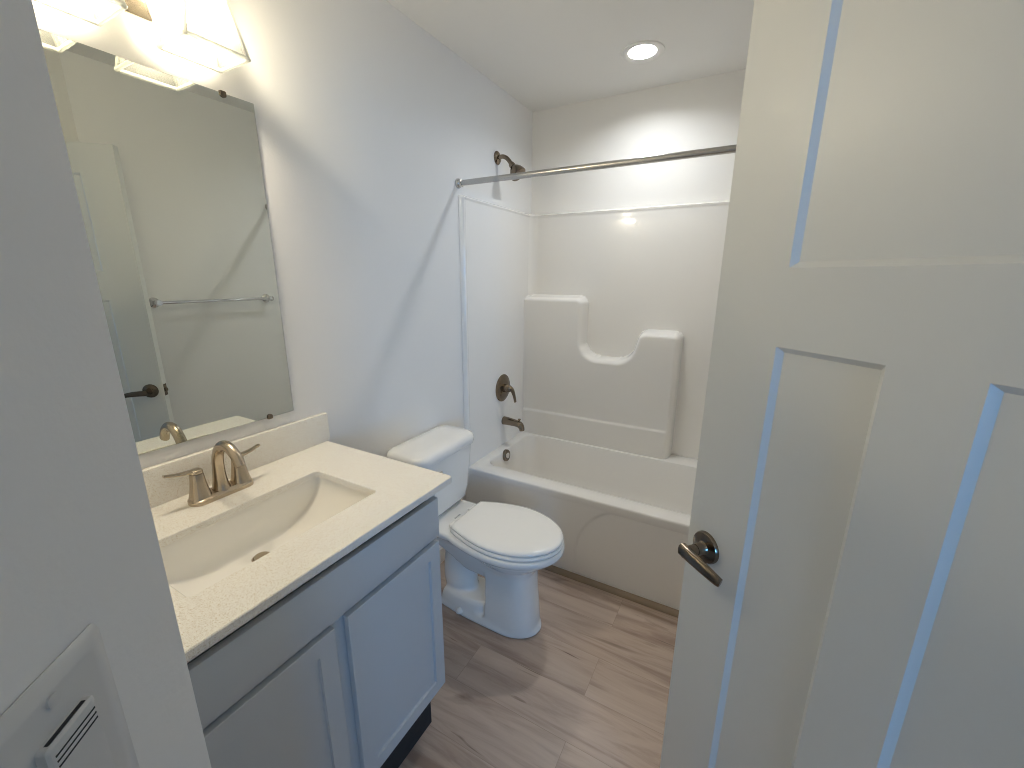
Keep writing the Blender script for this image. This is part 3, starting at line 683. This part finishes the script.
# ------------------------------------------------------------------ the open door
DW, DT, DZ0, DZ1 = .711, .035, ZF + .012, 2.027
# local frame: u from latch edge to hinge, w into the door, z up
dfr = frame_of(TIP, -DD, DM, (0, 0, 1))
def door_mesh():
    st, mu1, mu2 = .1397, .3014, .4021
    us = [0, st, mu1, mu2, mu2 + (mu1 - st), DW]; zs = [DZ0, DZ0 + .24, 1.364, 1.491, DZ1 - .12, DZ1]
    rec, run = .009, .009
    bm = BM()
    def face_side(w0, sgn):
        def V(u, z, d=0): return bm.verts.new(dfr @ Vector((u, w0 + sgn * d, z)))
        def quad(u0, u1, z0, z1, d=0): bm.faces.new([V(u0, z0, d), V(u1, z0, d), V(u1, z1, d), V(u0, z1, d)])
        pan = [(us[1], us[2], zs[1], zs[2]), (us[3], us[4], zs[1], zs[2]), (us[1], us[4], zs[3], zs[4])]
        # stiles, rails, mullion
        for q in ((us[0], us[1], zs[0], zs[5]), (us[4], us[5], zs[0], zs[5]), (us[1], us[4], zs[0], zs[1]), (us[1], us[4], zs[2], zs[3]), (us[1], us[4], zs[4], zs[5]), (us[2], us[3], zs[1], zs[2])):
            quad(*q)
        for a, b, c, d_ in pan:
            o_ = [(a, c), (b, c), (b, d_), (a, d_)]
            m_ = [(a + .0008, c + .0008), (b - .0008, c + .0008), (b - .0008, d_ - .0008), (a + .0008, d_ - .0008)]
            i_ = [(a + run, c + run), (b - run, c + run), (b - run, d_ - run), (a + run, d_ - run)]
            for k in range(4):
                k2 = (k + 1) % 4
                bm.faces.new([V(*o_[k]), V(*o_[k2]), V(*i_[k2], rec), V(*i_[k], rec)])
            quad(a + run, b - run, c + run, d_ - run, rec)
    face_side(0, 1); face_side(DT, -1)
    c = [(0, DZ0), (DW, DZ0), (DW, DZ1), (0, DZ1)]
    for k in range(4):
        a, b = c[k], c[(k + 1) % 4]
        bm.faces.new([bm.verts.new(dfr @ Vector(p)) for p in ((a[0], 0, a[1]), (b[0], 0, b[1]), (b[0], DT, b[1]), (a[0], DT, a[1]))])
    bmesh.ops.remove_doubles(bm, verts=bm.verts[:], dist=1e-5)
    return bm
dr = obj('door_1', door_mesh(), M['door'], None, 0)
tag(dr, 'white three-panel door standing open at the right', 'door', None, 'structure')
HU, HZ = .0545, .921
def at(u, wv, z): return dfr @ Vector((u, wv, z))
for side, s in ((0.0, -1), (DT, 1)):
    bm = BM(); lathe(bm, [(0, 0.0003), (.034, .0003), (.034, .004), (.032, .008), (.026, .010), (.016, .012), (.013, .018), (.0125, .030), (0, .030)], at(HU, side, HZ), DM * s, 40)
    rose = obj('door_handle', bm, M['bronze']); rose.parent = dr
    bm = BM(); lathe(bm, [(0, .012), (.0115, .012), (.0115, .050), (.0125, .056), (.0115, .062), (.006, .064), (.005, .061), (0, .061)], at(HU, side, HZ), DM * s, 28)
    w_ = side + s * .055
    tube(bm, [(*at(HU - .011, w_, HZ + .001), .0130, .010), (*at(HU + .012, w_ + s * .001, HZ + .001), .0130, .010), (*at(HU + .050, w_ + s * .001, HZ - .001), .0122, .0080), (*at(HU + .080, w_ - s * .003, HZ - .006), .0105, .0065), (*at(HU + .089, w_ - s * .006, HZ - .008), .0090, .0055)], seg=18, power=3, upv=tuple(DM))
    lv = obj('lever', bm, M['bronze']); lv.parent = rose
bm = BM(); add_box(bm, (-.0015, DT / 2 - .0125, HZ - .029), (.0005, DT / 2 + .0125, HZ + .029), .0005, 1, frame=dfr)
add_box(bm, (-.010, DT / 2 - .006, HZ - .008), (.0, DT / 2 + .006, HZ + .008), .002, 2, frame=dfr)
lp = obj('latch_plate', bm, M['bronze']); lp.parent = dr
for hz in (.18, 1.02, 1.83):
    bm = BM(); lathe(bm, [(0, 0), (.007, 0), (.007, .09), (0, .09)], at(DW + .004, -.004, hz), (0, 0, 1), 16)
    hg = obj('hinge', bm, M['bronze']); hg.parent = dr

# ------------------------------------------------------------------ fan control plate on the near left wall
# local frame: u from the outer corner back toward the doorway, t out of the wall
PU, PZ = .1060, 1.2205
pfr = frame_of((CORNER_L.x, CORNER_L.y, 0), -DG, (0, 0, 1), NG)
pc = pfr @ Vector((PU, PZ, 0))
fc = thing('fan_control', pc, 'white wall plate with vented fan control on the near grey wall', 'switch')
bm = BM(); rp = lambda h, v, r, t: [pfr @ Vector((x, y, t)) for x, y in rrect(PU - h, PU + h, PZ - v, PZ + v, r, 4)]
rings(bm, [rp(.0405, .0600, .004, .0003), rp(.0405, .0600, .004, .001), rp(.0385, .0580, .004, .0035), rp(.029, .0535, .006, .0062), rp(.027, .0525, .006, .0064)])
part('cover_plate', bm, M['plastic'], fc)
for s in (-1, 1):
    bm = BM(); lathe(bm, [(0, 0), (.0036, 0), (.0034, .0009), (0, .0012)], pfr @ Vector((PU, PZ + s * .0484, .0064)), NG, 20)
    part('screw', bm, M['plastic'], fc)
bm = BM()
hb, vb = .0153, .0335
rings(bm, [rp(hb, vb, .002, .0055), rp(hb, vb, .002, .0105), rp(hb - .0012, vb - .0012, .002, .0118), rp(hb - .004, vb - .004, .002, .0122)])
bd = part('sensor_body', bm, M['plastic'], fc)
bm = BM(); add_box(bm, (PU - .0120, PZ + vb - .001, .0074), (PU + .0120, PZ + vb + .00025, .0102), .0005, 1, frame=pfr)
for k in range(3):
    add_box(bm, (PU - .0125, PZ + vb - .0068 - k * .0033, .0116), (PU + .0125, PZ + vb - .0058 - k * .0033, .01235), frame=pfr)
vs_ = obj('vent_slot', bm, M['dark']); child(vs_, fc); vs_.parent = bd; vs_.matrix_parent_inverse = Matrix.Identity(4);
